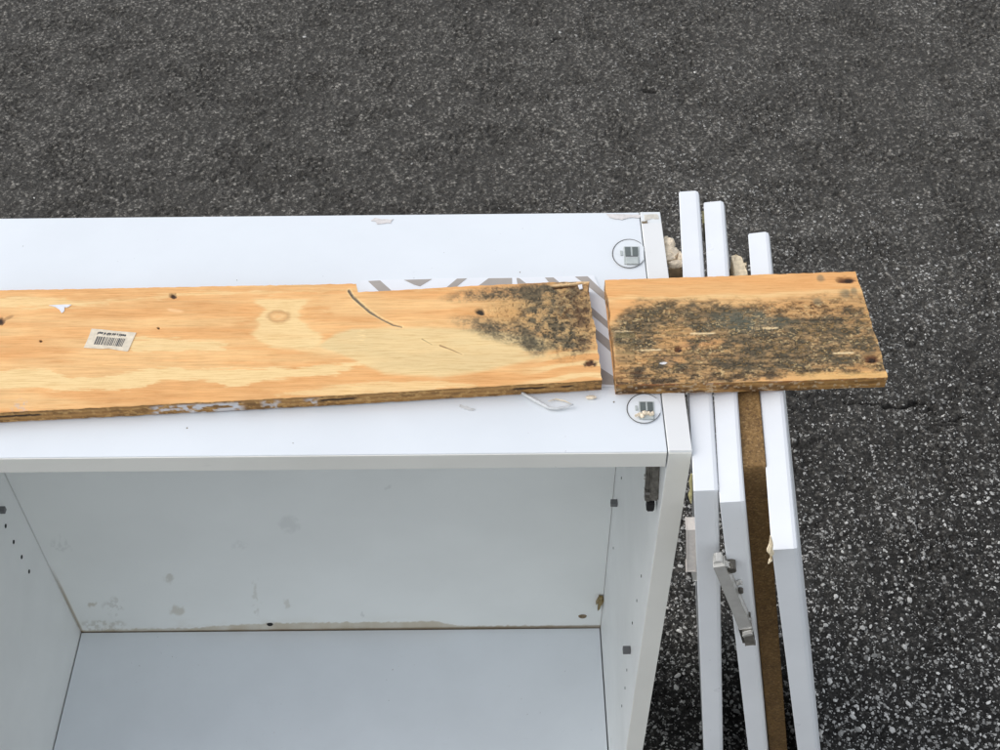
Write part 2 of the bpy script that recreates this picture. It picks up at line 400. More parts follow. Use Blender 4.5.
stain(.8*sm(hgt+.8, hgt-.4, ed+2.5*(fbm(px/3.5, py/2, 12)-.5))*sm(620, 520, px)*(.55+.6*fbm(px/14, px/31, 4)), (.58, .47, .32)); stain(.8*sm(1.4, .3, ed), (.35, .27, .18))
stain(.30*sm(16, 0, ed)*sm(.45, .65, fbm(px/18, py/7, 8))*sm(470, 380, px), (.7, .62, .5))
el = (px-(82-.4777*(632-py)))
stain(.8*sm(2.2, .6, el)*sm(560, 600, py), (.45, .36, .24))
V_, F_, C_, L_ = grid_mesh(P, c, 'stain')
back = keep(obj('back_panel', make_mesh(V_, F_, C_, L_, False), BACKM), cab)
cpart('back_board', (XL+.0006, YBP+.0005, .0005), (XI-.0006, YB-.0006, ZC-T-.0006), CORE, 0)
# chips along the back edge and corner where the foil is gone
def mark(name, poly, z, m, parent, amp=.5, t=.0003, n=4):
    b = slab([at(x, y, z) for x, y in ragged(poly, amp, n)], t)
    return keep(obj(name, mesh_of(b), m), parent) if parent else obj(name, mesh_of(b), m)
CH = plain('chipped_foil', (.74, .69, .65), .9, 0, 300, .18)
mark('edge_chip', [(606, 214.2), (640, 213.9), (640.4, 218), (630, 217.5), (622, 219.5), (610, 218)], ZC+.0001, CH, cab, .3)
mark('edge_chip', [(370, 220), (381, 218.6), (393, 219), (391, 222), (377, 223.5)], ZC, CH, cab, .6)
mark('edge_chip', [(644, 214.5), (658, 214), (658.6, 219), (651, 218.4), (645, 220.5)], ZC+.0004, plain('chipped_end', (.68, .63, .54), .9, 0, 300, .2), cab, .3)
mark('screw_slot', [(641.6, 221.2), (647.5, 221.0), (647.2, 223.1), (642, 223.4)], ZC+.0013, GRIME, cab, .15)

# cabinet fittings: a round cover with the fastener showing through
def fitting(cx, cy, r, crumbs):
    e = at(cx, cy, ZC)
    f = bmesh.new(); z = ZC
    rx = r
    pts = []
    for k in range(40):
        q = 2*math.pi*k/40; x, y = cx+rx*math.cos(q), cy+rx*.86*math.sin(q); pts.append((x, y))
    lim = 641.5 + (cy-213)*.112 - 2.2
    pts = [(min(x, lim), y) for x, y in pts]
    o = keep(obj('connector_cover', mesh_of(slab([at(x, y, z+.0003) for x, y in pts], .0008)), FITLID), cab)
    ring = [at(cx+rx*math.cos(q), cy+rx*.86*math.sin(q), z+.0004) for q in np.linspace(math.radians(18), math.radians(315), 36)]
    ring = [p for p in ring if proj(p)[0] < lim]
    keep(obj('rim', mesh_of(tube(ring, [.00022+.00022*max(0, math.sin(k/36*3.1)) for k in range(len(ring))], 6)), RING), cab)
    def bx(x0, y0, x1, y1, h0, h1, m, nm):
        p = [at(x0, y0, z), at(x1, y0, z), at(x1+.6, y1, z), at(x0+.6, y1, z)]
        b = bmesh.new(); lo = [b.verts.new(Vector(q)+Vector((0, 0, h0))) for q in p]; hi = [b.verts.new(Vector(q)+Vector((0, 0, h1))) for q in p]
        b.faces.new(hi); b.faces.new(lo[::-1])
        for i in range(4): b.faces.new([lo[i], lo[(i+1) % 4], hi[(i+1) % 4], hi[i]])
        bmesh.ops.bevel(b, geom=b.edges[:], offset=.0003, segments=1, affect='EDGES')
        return keep(obj(nm, mesh_of(b), m), cab)
    bx(cx-5.5, cy-6.5, cx+10, cy+11.5, .0004, .0010, FITPL, 'fastener_frame')
    bx(cx-4.2, cy-5.6, cx+1.2, cy+3.0, .0009, .0013, FITDK, 'fastener_slot')
    bx(cx+3.0, cy-5.6, cx+8.6, cy+3.0, .0009, .0013, FITDK, 'fastener_slot')
    bx(cx-3.0, cy+4.8, cx+9.0, cy+11.8, .0009, .0022, FITPL, 'fastener_tab')
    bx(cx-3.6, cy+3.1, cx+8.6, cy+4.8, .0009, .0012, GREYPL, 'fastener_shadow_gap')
    bx(cx-9.2, cy-2.4, cx-6.6, cy+2.6, .0004, .0009, FITPL, 'fastener_screw')
    if crumbs:
        for k in range(9):
            x = cx-8+k*2.1; y = cy+7.4-k*.35+random.uniform(-1.4, 1.4)
            b = bmesh.new(); bmesh.ops.create_icosphere(b, subdivisions=1, radius=random.uniform(.0015, .0026))
            for v in b.verts: v.co *= random.uniform(.7, 1.25)
            p = at(x, y, ZC+.0030)
            for v in b.verts: v.co += Vector(p)
            tag(obj('wood_crumb', mesh_of(b), CHIPM), 'pale wood crumb lying on the front connector of the cabinet top', 'crumb', 'crumbs on the front connector')
fitting(629, 253.5, 16.5, False)
fitting(644, 408.5, 17, True)

# inside: shelf pins, pin holes, hinge plate
def side_box(px, py, x, wy, hz, dep, m, nm, sgn=-1):
    p = atx(px, py, x)
    lo = [min(p[0], p[0]+sgn*dep), p[1]-wy/2, p[2]-hz/2]; hi = [max(p[0], p[0]+sgn*dep), p[1]+wy/2, p[2]+hz/2]
    return keep(obj(nm, mesh_of(box_bm(lo, hi, min(.0006, dep*.3))), m), cab)
side_box(617.5, 503, XI, .007, .007, .0085, GREYPL, 'shelf_pin'); side_box(630.5, 650, XI, .007, .007, .0085, GREYPL, 'shelf_pin')
side_box(0.0, 510, XL, .007, .007, .0065, GREYPL, 'shelf_pin', 1)
side_box(604, 749, XI, .006, .006, .006, GREYPL, 'shelf_pin')
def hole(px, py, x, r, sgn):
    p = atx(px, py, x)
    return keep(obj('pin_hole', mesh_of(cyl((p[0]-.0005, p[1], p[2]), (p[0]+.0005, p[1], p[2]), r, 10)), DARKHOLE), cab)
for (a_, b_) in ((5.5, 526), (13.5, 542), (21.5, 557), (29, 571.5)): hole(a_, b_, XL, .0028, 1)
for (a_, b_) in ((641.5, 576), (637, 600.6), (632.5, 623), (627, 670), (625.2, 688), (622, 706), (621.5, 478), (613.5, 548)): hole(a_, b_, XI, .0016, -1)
# hinge mounting plate, tarnished
p0 = atx(657.5, 470, XI); p1 = atx(657.5, 497, XI)
b = obox(p0-np.array([.004, 0, -.02]), p1-np.array([.004, 0, 0]), .016, .008, (1, 0, 0), .0012)
obox(p0-np.array([.009, 0, -.02]), p1-np.array([.009, 0, .004]), .009, .005, (1, 0, 0), .001, b)
cyl(p1-np.array([.012, 0, -.006]), p1-np.array([.002, 0, -.006]), .0042, 12, b)
hp = keep(obj('hinge_plate', mesh_of(b), DARKMETAL), cab)
b = bmesh.new()
for q in (.25, .75):
    pp = p0+(p1-p0)*q; cyl(pp-np.array([.0122, 0, 0]), pp-np.array([.009, 0, 0]), .0026, 10, b)
s_ = obj('screw', mesh_of(b), METAL, hp); s_.matrix_parent_inverse = Matrix.Translation(cab.location)@Matrix.Translation(cab.location).inverted()
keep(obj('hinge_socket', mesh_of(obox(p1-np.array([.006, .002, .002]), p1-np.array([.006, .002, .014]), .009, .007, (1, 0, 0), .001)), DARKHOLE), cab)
# cam and brass stop on the back panel
def back_bit(px, py, r, dep, m, nm, sz=.7):
    p = aty(px, py, YBP); b = bmesh.new(); bmesh.ops.create_uvsphere(b, u_segments=12, v_segments=8, radius=1)
    for v in b.verts: v.co = Vector((p[0]+v.co.x*r, p[1]-.0002+v.co.y*dep, p[2]+v.co.z*r*sz))
    return keep(obj(nm, mesh_of(b, True), m), cab)
back_bit(582.5, 616, .0062, .003, GRIME, 'cam_dowel'); back_bit(270, 624, .0046, .003, DARKHOLE, 'cam_dowel')
p = atx(602.5, 586, XI)
b = obox((XI-.004, YBP-.003, p[2]+.012), (XI-.006, YBP-.004, p[2]-.020), .006, .004, (0, 1, 0), .001, None, .5)
obox((XI-.009, YBP-.003, p[2]+.001), (XI-.001, YBP-.003, p[2]-.001), .010, .005, (0, 1, 0), .001, b)
keep(obj('brass_stop', mesh_of(b), plain('dull_brass', (.36, .27, .12), .5, .5, 300, .4)), cab)
p = at(300, 456, ZC)
# grime smear on the front banding
def front_mark(poly, m, nm):
    b = bmesh.new(); vs = [b.verts.new(aty(x, y, YF-.0010)) for x, y in ragged(poly, .35, 4)]; b.faces.new(vs)
    return keep(obj(nm, mesh_of(b), m), cab)
# dirt specks and scratches on the top
for (x, y, r) in ((187, 428, 1.0), (293, 443, .7), (237, 280, .6), (520, 272, .7), (23, 246, .5), (614, 402, 1.0)):
    mark('dirt_spot', [(x-r, y), (x, y-r*.7), (x+r, y), (x, y+r*.7)], ZC-.0003, GRIME, cab, .15, .0002, 2)
mark('residue', [(459, 404), (470, 407.5), (476, 409), (474, 411), (464, 409), (459, 407)], ZC-.0002, CLEAR, cab, .4, .0003)

# ------------------------------------------------------------------ striped paper under the boards
ZP = ZC+.0002
b = slab([at(x, y, ZP) for x, y in [(360.5, 280.4), (440, 278.2), (530, 277.2), (594, 275.4), (605, 300), (640, 386.2), (603, 386.5), (420, 378), (350, 370)]], .0005)
paper = tag(obj('striped_paper', mesh_of(b), PAPER), 'white paper with beige diagonal stripes lying under the wooden boards', 'paper')
for poly in ([(368, 281), (380, 280.4), (400, 298), (386, 298)], [(404, 279.8), (432, 279), (420, 286.3), (414, 284.6)], [(457, 278.6), (467, 278.3), (450, 292), (441, 292)],
             [(488.6, 278.2), (512, 277.9), (512, 292), (470, 292)], [(516.5, 278), (519, 278), (542, 295), (519, 295)], [(545, 277.5), (553.4, 277.4), (571, 292), (557, 292)],
             [(575, 276.6), (587.5, 276.2), (606, 294), (612, 306), (589, 287)], [(578, 295), (610, 323.5), (620, 333), (620, 339), (578, 303)],
             [(580, 316), (612, 342.4), (622, 352), (622, 362), (580, 324)], [(590, 361), (616, 378), (630, 386), (601, 384)]):
    obj('printed_stripe', mesh_of(slab([at(x, y, ZP+.0002) for x, y in poly], .0001)), STRIPE, paper)

# ------------------------------------------------------------------ the plywood boards
ZB0 = ZC+.0008; TB = .0130; ZB = ZB0+TB
ORANGE = lin(240, 184, 120, .97); DEEP = lin(232, 168, 102, .95); PALE = lin(246, 214, 154, .98); PATCH = lin(234, 206, 150, .96)
BROWN = lin(122, 86, 48); BLACK = lin(52, 44, 32); MOLD = lin(86, 80, 62); MOLD2 = lin(118, 111, 88); TAN = lin(214, 172, 108, .95)
def pl(x, xs, ys): return np.interp(x, xs, ys)
def base_wood(px, py, seed):
    n1 = fbm(px/120, py/9, seed, 4); n2 = fbm(px/60, py/2.2, seed+3, 3); n3 = fbm(px/25, py/18, seed+5, 3)
    c = mix(np.broadcast_to(ORANGE, px.shape+(3,)), DEEP, .6*sm(.40, .70, n1)); c = mix(c, PALE, .28*sm(.55, .3, n1))
    gl = .5+.5*np.sin((py+9*fbm(px/70, py/14, seed+8, 3))*1.9+3*n3); c = mix(c, DEEP*.93, .22*sm(.55, 1., gl)*sm(.35, .6, fbm(px/45, py/10, seed+9, 2))); c = c*(1+.20*(n2-.5)+.18*(n3-.5))[..., None]; return c
def color_A(px, py):
    wx = px+10*(fbm(px/22, py/10, 31)-.5); wy = py+5*(fbm(px/30, py/8, 32)-.5)
    fib = fbm(px/16, py/1.1, 33, 3)
    wy2 = wy+8.0*(fib-.5)
    c = base_wood(px, py, 40)
    def put(col, m): 
        nonlocal c; c = mix(c, col, np.clip(m, 0, 1))
    def band(xs, ys, hs, soft=2.):
        d = np.abs(wy2-pl(px, xs, ys)); h = pl(px, xs, hs); return sm(h+soft*.5, h-soft*.5, d)*(h > .05)
    # pale sapwood bands
    put(PALE, .85*band([-160, 0, 50, 68, 90, 130, 170, 200, 228, 262, 300, 335, 372], [384, 380, 379, 384, 384.5, 381, 373, 374, 378, 375, 371.5, 369, 362], [9, 9, 10, 6.5, 6, 8, 7.5, 5.5, 8.5, 6, 4, 5, 0]))
    put(PALE, .75*band([128, 134, 160, 200, 224, 230], [345, 345, 345, 345.5, 345.5, 345], [0, 6.5, 6.5, 5, 3, 0], 1.6))
    put(PALE, .6*band([-160, 0, 40, 80, 110], [300, 301.5, 303, 304.5, 305], [6, 5.5, 4.5, 2, 0]))
    put(PALE, .5*band([80, 150, 200, 270, 340], [304.5, 298, 294, 291, 289], [.6, 1.3, 1.6, 1.8, .3], 1.6))
    put(PALE, .6*band([270, 330, 370, 430, 480], [396, 391, 388, 385.5, 384], [0, 4, 6, 5, 0]))
    put(DEEP, .5*band([-100, 0, 100, 200, 330, 352], [295, 292.5, 292, 289.5, 287.5, 287], [3, 3, 3, 3, 2, 0], 3))
    # knot with its pale halo
    dxk = np.abs(wx-pl(py, [296, 316, 330, 352], [283, 280, 283, 296])); hk = pl(py, [296, 300, 310, 322, 336, 346, 354], [34, 30, 18, 22, 36, 24, 8]) + 10*(fib-.5)
    put(PALE, .8*sm(hk+4, hk-4, dxk)*sm(297, 301, py)*sm(353, 345, py))
    put(PALE, .55*ell(wx, wy, 318, 348, 28, 7, .12))
    rk = np.hypot((px-278.5)/12.5, (py-316.3)/6.3)
    rk = rk+.35*(fbm(px/5, py/2.5, 36)-.5); put(DEEP*.92, .6*sm(1.2, .7, rk)*sm(.2, .6, rk)); put(ORANGE, .8*sm(.5, .2, rk)); put(BROWN, .22*np.exp(-((rk-.85)/.16)**2))
    # darker burl fingers left and right of the knot
    put(DEEP, .6*ell(wx, wy, 246, 318, 12, 14)*sm(.45, .6, fib)); put(DEEP, .6*ell(wx, wy, 318, 312, 12, 10)*sm(.45, .6, fib))
    # smooth repair patch
    top = pl(px, [318, 335, 352, 400, 470, 520, 545, 562], [346, 334, 328.5, 327, 328, 333, 338, 344]); btm = pl(px, [318, 350, 366, 385, 440, 480, 520, 545, 562], [346, 358, 366, 374, 377.5, 372, 363, 356, 346])
    pm = sm(-2.5, 3, py-top+2*(fib-.5))*sm(-2.5, 3, btm-py+2*(fib-.5)); pc = mix(np.broadcast_to(PATCH, px.shape+(3,)), PALE, .5*sm(.4, .7, fbm(px/70, py/12, 51)))
    c = mix(c, pc*(1+.10*(fbm(px/40, py/5, 52)-.5))[..., None], .88*pm)
    put(PALE*1.08, .8*ell(wx, wy, 361, 336, 4, 5)*pm*sm(.4, .6, fib))
    # striped grain at the lower right
    st = np.sin((wy+.10*(px-500)*0 + 3.5*np.sin(px/22.))*.55+px*.012); reg = sm(505, 560, px)*sm(338, 352, py)
    put(PALE, .75*reg*sm(-.1, .7, st)); put(DEEP, .45*reg*sm(.2, -.8, st))
    # crack lines in the patch
    def line(pts, w_, col, a=1):
        d = np.full(px.shape, 1e9)
        for (x0, y0), (x1, y1) in zip(pts[:-1], pts[1:]):
            tt = np.clip(((px-x0)*(x1-x0)+(py-y0)*(y1-y0))/((x1-x0)**2+(y1-y0)**2), 0, 1); d = np.minimum(d, np.hypot(px-x0-tt*(x1-x0), py-y0-tt*(y1-y0)))
        w2 = w_*(.55+.9*fbm(px/7, py/7, 37)); w2 = w2*np.clip(1.35-(px-pts[0][0])/(pts[-1][0]-pts[0][0])*.95, .3, 1.4); put(PALE*1.05, .55*a*sm(w2+2.0, w2+.6, d)); put(col, a*sm(w2+.6, w2-.4, d)*(.7+.3*fib)); return d
    line([(422, 339), (432, 344.7)], .35, BROWN, .7); line([(440, 345.5), (452, 350), (462, 354.5)], .5, lin(130, 80, 48), .85)
    dc = line([(349, 291), (353, 297), (362, 305), (370, 312), (382, 319), (393, 324.5), (402, 326.5)], 1.05, lin(84, 84, 82), .95)
    h = -.0012*sm(1.7, .4, dc)
    # nail holes
    for (x, y, rx, ry) in ((173.5, 296, 3.2, 2.3), (0, 321, 4.2, 3.4), (158.5, 328, 1.3, .9), (41, 341, 1.4, 1.)):
        if y == 328: y = 328
        jr = .75+.6*fbm(px/2.2, py/1.8, 38, 2); e = ell(px, py, x, y, rx*jr, ry*jr, .1, .45); put(lin(112, 80, 50), e); put(lin(62, 42, 28), ell(px, py, x-.3, y-.4, rx*jr*.6, ry*jr*.6, .1, .5)); h = h-.0016*e
    put(BROWN, .5*ell(px, py, 8, 318, 6, 1.6, -.4)); put(lin(250, 205, 150), .6*ell(wx, wy, 176, 310, 8, 1.6, .1))
    put(lin(195, 190, 195), .35*ell(wx, wy, 20, 406, 9, 7)*sm(.45, .6, fbm(px/3, py/2, 71)))
    # rot and mould at the broken end
    n = fbm(px/7, py/5, 61, 4); n2 = fbm(px/3.4, py/2.0, 62, 3); nl = fbm(px/24, py/12, 63, 3)
    rot = np.maximum.reduce([ell(wx, wy, 568, 318, 34, 36, 0, .45), .9*ell(wx, wy, 530, 314, 42, 19, 0, .55)])
    nf = fbm(px/1.5, py/1.3, 64, 2); nb = fbm(px/14, py/9, 65, 4)
    pit = sm(.47, .66, n2*.65+nf*.35)*rot
    put(TAN*.97, .6*rot); put(lin(186, 142, 90), .5*rot*sm(.35, .65, nb))
    put(lin(96, 74, 48), .60*pit*(.5+.5*sm(485, 560, px))); put(BLACK, .45*pit*sm(.5, .62, n)*sm(500, 560, px))
    env = np.clip(1.1*ell(wx, wy, 505, 293, 48, 6.5, -.06, .55) + 1.0*ell(wx, wy, 562, 308, 34, 24, 0, .6) + 1.05*ell(wx, wy, 510, 333, 46, 9, .24, .6)
                  + 1.1*ell(wx, wy, 533, 345, 11, 9, .3, .6) + 1.0*ell(wx, wy, 574, 342, 18, 10, 0, .55) + .75*ell(wx, wy, 545, 318, 24, 20, 0, .6), 0, 1.3)
    mo = np.clip(env*sm(.10, .72, n*.45+nb*.35+nf*.2), 0, 1)
    put(MOLD2*.85, .68*mo); put(MOLD*.85, .75*mo*sm(.32, .62, n*.7+nf*.3)); put(BLACK, .50*mo*sm(.42, .66, n2*.6+nf*.4))
    put(lin(98, 70, 42), .65*ell(wx, wy, 573, 306, 15, 15, 0, .6)*sm(.35, .6, n2)); put(lin(92, 64, 40), .6*ell(wx, wy, 583, 320, 8, 28, 0, .6)*sm(.4, .6, n))
    put(lin(226, 188, 126), .5*rot*sm(.60, .70, nf)*sm(.5, .4, n))
    h = h-.0007*pit-.0007*rot*n
    # knot holes
    e = ell(wx*.5+px*.5, wy*.5+py*.5, 480, 311.5, 4.2*(.7+.6*n2), 3.0*(.7+.6*n2), .3, .45); put(BLACK, e); h = h-.0012*e; put(DEEP, .5*ell(wx, wy, 466, 310, 14, 4)*(1-e))
    e = ell(wx*.5+px*.5, wy*.5+py*.5, 590.5, 363.5, 6*(.6+.8*n2), 3.*(.6+.8*n2), -.1, .45); put(lin(92, 58, 34), e); put(lin(50, 32, 20), e*sm(.45, .6, n2)); h = h-.0012*e
    # sliver torn from the top edge
    sl_ = sm(1.6, .6, np.abs(py-(288.2-(px-552)*.14)))*sm(551, 556, px)*sm(586, 582, px); put(lin(80, 48, 22), .95*sl_); h = h-.002*sl_
    put(lin(236, 200, 150), .8*sm(1.4, .6, np.abs(py-(285.8-(px-548)*.10)))*sm(549, 556, px))
    return c, h
def color_B(px, py):
    wx = px+12*(fbm(px/18, py/10, 131)-.5); wy = py+6*(fbm(px/30, py/8, 132)-.5); fib = fbm(px/20, py/1.4, 133, 3)
    c = base_wood(px, py, 140)
    def put(col, m):
        nonlocal c; c = mix(c, col, np.clip(m, 0, 1))
    put(DEEP*1.02, .45*sm(275, 283, py)*sm(300, 292, wy)); put(PALE, .45*sm(4, 0, np.abs(wy-(300-(px-610)*.035))+3*(fib-.5)))
    topb = pl(px, [606, 618, 640, 700, 770, 860], [330, 318, 304, 301, 303, 296]); btmb = pl(px, [606, 650, 700, 770, 890], [388, 388, 385, 378, 371])
    n = fbm(px/11, py/5, 161, 5, .6); n2 = fbm(px/6.5, py/1.9, 162, 3); n3 = fbm(px/2.4, py/1.3, 163, 2); nl = fbm(px/30, py/11, 164, 4); ns = fbm(px/30, py/1.7, 165, 3)
    reg = sm(-7, 8, wy-topb+7*(n-.5))*sm(-4, 5, btmb-wy+6*(n-.5))*sm(603, 626, wx+8*(n-.5))
    put(lin(196, 154, 100), .75*reg); put(lin(146, 110, 70), .65*reg*sm(.36, .62, ns)); put(lin(232, 196, 136), .55*reg*sm(.56, .70, ns*.5+n2*.5))
    put(lin(214, 150, 98), .35*reg*ell(wx, wy, 700, 345, 90, 18, 0, .6)*sm(.48, .62, nl))
    put(lin(112, 82, 50), .60*reg*sm(.46, .66, n*.7+n3*.3)); pit = reg*sm(.50, .64, n2*.5+n3*.5); put(BLACK, .55*pit)
    dens = (.75*ell(wx, wy, 668, 313, 62, 13, -.03, .6)+.9*ell(wx, wy, 630, 330, 24, 20, 0, .6)+.75*ell(wx, wy, 742, 322, 48, 15, .05, .6)+.45*ell(wx, wy, 725, 345, 130, 30, 0, .6)
            +.55*ell(wx, wy, 790, 342, 64, 24, 0, .6)+.6*ell(wx, wy, 680, 375, 72, 11, 0, .6)+.5*ell(wx, wy, 795, 364, 80, 9, 0, .6)+.5*ell(wx, wy, 850, 330, 26, 26, 0, .7))
    mo = np.clip(reg*sm(.44, .80, n*.58+nl*.16+n3*.10+.34*np.clip(dens, 0, 1.2)), 0, 1)
    put(lin(118, 104, 78), .65*mo); put(MOLD*.8, .85*mo*sm(.32, .60, n*.6+n2*.25+n3*.15)); put(BLACK*.8, .60*mo*sm(.40, .66, n2*.6+n3*.4))
    put(lin(96, 104, 92), .45*mo*ell(wx, wy, 750, 320, 40, 10, 0, .5)); put(TAN*.85, .42*reg*sm(.56, .72, n3*.6+n2*.4)); put(PALE, .42*reg*sm(.64, .74, fbm(px/2.2, py/1.2, 171, 2))*sm(.45, .6, fbm(px/20, py/10, 172)))
    put(lin(92, 60, 32), .8*reg*ell(wx, wy, 810, 304, 11, 6, 0, .4)*sm(.42, .56, n2)); put(lin(100, 68, 36), .55*reg*ell(wx, wy, 800, 308, 45, 8, 0, .5)*sm(.48, .6, n2))
    put(lin(120, 80, 42), .55*sm(366, 374, wy)*sm(770, 640, px)*sm(.4, .6, ns)); put(lin(70, 48, 28), .55*reg*sm(364, 372, wy)*sm(.52, .62, n))
    for (x0, x1, y0, a) in ((700, 740, 355, .6), (805, 852, 320, .7), (640, 690, 356, .5), (615, 636, 361, .5), (760, 830, 357, .5), (690, 790, 364, .5)):
        put(BLACK, a*sm(1.3, .4, np.abs(py-y0+1.5*(n-.5)+(px-x0)*.02))*sm(x0, x0+6, px)*sm(x1, x1-8, px))
    for (x0, x1, y0) in ((614, 634, 331.2), (762, 779, 327.5), (833, 855, 352.6), (690, 716, 333), (640, 662, 349.5)):
        put(lin(236, 208, 160), .85*sm(1.2, .5, np.abs(py-y0+.02*(px-x0)))*sm(x0-1, x0+2, px)*sm(x1+1, x1-3, px))
    h = -.0006*pit-.0008*reg*n-.0004*reg
    # cut square at the left edge, a layer left standing
    sq = sm(613, 616, px)*sm(635.5, 634.2, px)*sm(330, 331.5, py)*sm(366, 361, py); put(MOLD*1.15, .35*sq); put(lin(150, 132, 85), .35*sq*sm(.4, .6, ns)); h = h+.0008*sq
    for (x, y, rx, ry, a) in ((847, 279.5, 8.5, 3, 0), (871, 358.5, 6.5, 3.6, .2), (679, 349, 4.2, 3., .1)):
        e = ell(wx*.45+px*.55, wy*.45+py*.55, x, y, rx*(.6+.8*n2), ry*(.6+.8*n2), a, .5); put(lin(104, 66, 40), e); put(lin(52, 34, 22), ell(px, py, x+1.5, y+.5, rx*.55*(.5+n2), ry*.6*(.5+n2), 0, .5)); h = h-.0014*e
    for (x, y) in ((843, 294), (853.5, 292), (820, 278), (818, 302)): put(MOLD2, .65*ell(wx, wy, x, y, 4.5, 4, 0, .5))
    put(lin(235, 232, 230), ell(wx, wy, 661.5, 361.8, 3.6, 1.5, -.15, .2)); put(lin(222, 180, 120), .6*sm(3.5, 0, 888-.30*(376-py)-px)*sm(.45, .6, n2))
    put(lin(232, 190, 120), .55*sm(370, 374, wy)*sm(770, 830, px))
    return c, h
def edge_color(s, v, px, seed, paint):
    # s pixel position along the edge, v 0 (top) .. 1 (bottom): plies with voids
    c = np.broadcast_to(lin(172, 130, 76), s.shape+(3,)); n = fbm(s/14, v*3.2, seed, 4); n2 = fbm(s/4, v*7, seed+2, 3)
    plies = .5+.5*np.sin(v*6.28*2.5+.6); c = mix(c, lin(120, 86, 46), .6*plies); c = mix(c, lin(84, 58, 32), .5*sm(.5, .66, n)); c = mix(c, lin(196, 156, 98), .6*sm(.58, .7, n2))
    if paint:
        for (x0, x1) in ((-60, 41), (318, 356), (512, 548), (560, 575)):
            c = mix(c, lin(34, 18, 9), .95*sm(.13, .08, np.abs(v-.42-.06*(n-.5)))*sm(x0-2, x0+4, s)*sm(x1+2, x1-5, s))
        pm = (sm(146, 158, s)*sm(246, 236, s)+.7*sm(258, 264, s)*sm(282, 276, s)+.8*sm(300, 312, s)*sm(324, 316, s))*sm(.44, .56, fbm(s/9, v*3.5, seed+5, 4))*sm(.05, .3, v)
        c = mix(c, lin(205, 205, 208), .9*np.clip(pm, 0, 1)); c = mix(c, lin(60, 42, 26), .6*sm(560, 600, s)*sm(.4, .55, n2))
    else:
        c = mix(c, lin(62, 40, 24), .75*sm(.38, .58, n)*sm(860, 700, s)); c = mix(c, lin(196, 132, 84), .6*sm(.22, .05, v)*sm(.4, .6, n)); c = mix(c, lin(188, 172, 150), .5*sm(.62, .7, n2))
    return c
def board(name, tp, bp, nx, ny, fn, seed, paint):
    def resample(pts, n):
        pts = np.array(pts, float); d = np.concatenate([[0], np.cumsum(ref)]); d /= d[-1]; q = np.linspace(0, 1, n)
        return np.stack([np.interp(q, d, pts[:, 0]), np.interp(q, d, pts[:, 1])], 1)
    ref = np.maximum(np.hypot(*np.diff(np.array(bp, float), axis=0).T), .8)
    A, B = resample(tp, nx), resample(bp, nx)
    A[:, 1] += .9*(fbm(A[:, 0]/6, A[:, 0]*0, seed, 3)-.5); B[:, 1] += 1.0*(fbm(B[:, 0]/9, B[:, 0]*0, seed+1, 3)-.5)
    TA = np.array([at(x, y, ZB) for x, y in A]); TBm = np.array([at(x, y, ZB) for x, y in B])
    k = np.linspace(0, 1, ny)[:, None, None]; P = TA[None]*(1-k)+TBm[None]*k
    # uneven broken ends
    jag = (fbm(np.linspace(0, 9, ny), np.zeros(ny), seed+7, 3)-.5)*.004
    m_ = np.zeros(nx); m_[-8:] = np.linspace(0, 1, 8); P[:, :, 0] += jag[:, None]*m_[None]*(1 if paint else .5)
    if not paint:
        m_ = np.zeros(nx); m_[:8] = np.linspace(1, 0, 8); P[:, :, 0] += jag[::-1][:, None]*m_[None]*.7
    px, py = proj(P); c, h = fn(px, py)
    eb = np.minimum(np.minimum(np.arange(ny)[:, None], np.arange(ny)[::-1][:, None]), 99)
    P[:, :, 2] += np.maximum(h, -.006)*(eb > 0) - .0005*(eb == 0)
    V, Fq, C, L = grid_mesh(P, np.clip(c, 0, 1), 'wood')
    V, Fq, C = [V], [Fq], [C]; off = len(V[0])
    border = [(P[-1], True), (P[:, -1][::-1], False), (P[0][::-1], False), (P[:, 0], False)]
    for line, front in border:
        n = len(line); r = 12; kk = np.linspace(0, 1, r)[:, None]
        Q = np.repeat(line[None], r, 0).copy(); zt = line[:, 2][None]; Q[:, :, 2] = zt*(1-kk)+ZB0*kk
        lx, _ = proj(line); s = np.repeat(lx[None], r, 0); vv = np.repeat(kk, n, 1)
        ss = s if abs(lx[-1]-lx[0]) > 60 else np.repeat(np.linspace(0, 120, n)[None], r, 0)
        cc = edge_color(ss if front else ss+3000, vv, s, seed+20, paint and front)
        nrm = fbm(ss/5, vv*5, seed+30, 3)-.5
        if front: Q[1:-1, :, 1] -= .0007*nrm[1:-1]
        idx = np.arange(r*n).reshape(r, n)+off
        f = np.stack([idx[:-1, :-1], idx[1:, :-1], idx[1:, 1:], idx[:-1, 1:]], -1).reshape(-1, 4)
        V.append(Q.reshape(-1, 3)); Fq.append(f); C.append(cc.reshape(-1, 3)); off += r*n
    bt = np.array([P[0, 0], P[0, -1], P[-1, -1], P[-1, 0]]); bt[:, 2] = ZB0
    V.append(bt); Fq.append(np.array([[off, off+1, off+2, off+3]])); C.append(np.tile(ORANGE, (4, 1)))
    return make_mesh(np.concatenate(V), np.concatenate(Fq), np.clip(np.concatenate(C), 0, 1), 'wood', False)
meA = board('a', [(-110, 292), (356, 283.3), (358, 291.8), (376, 291), (460, 286.2), (548, 282), (587.8, 281)],
            [(-165, 421), (342, 394.8), (346, 394.6), (368, 393.3), (458, 388), (556, 382.6), (601.5, 379.4)], 1250, 210, color_A, 11, True)
eA = at(250, 345, ZB0); boardA = empty('plywood_board', tuple(eA))
tag(boardA, 'long orange plywood board with barcode sticker and mouldy broken end, on the cabinet', 'board', 'broken plywood boards')
keep(obj('wood_panel', meA, WOOD), boardA)
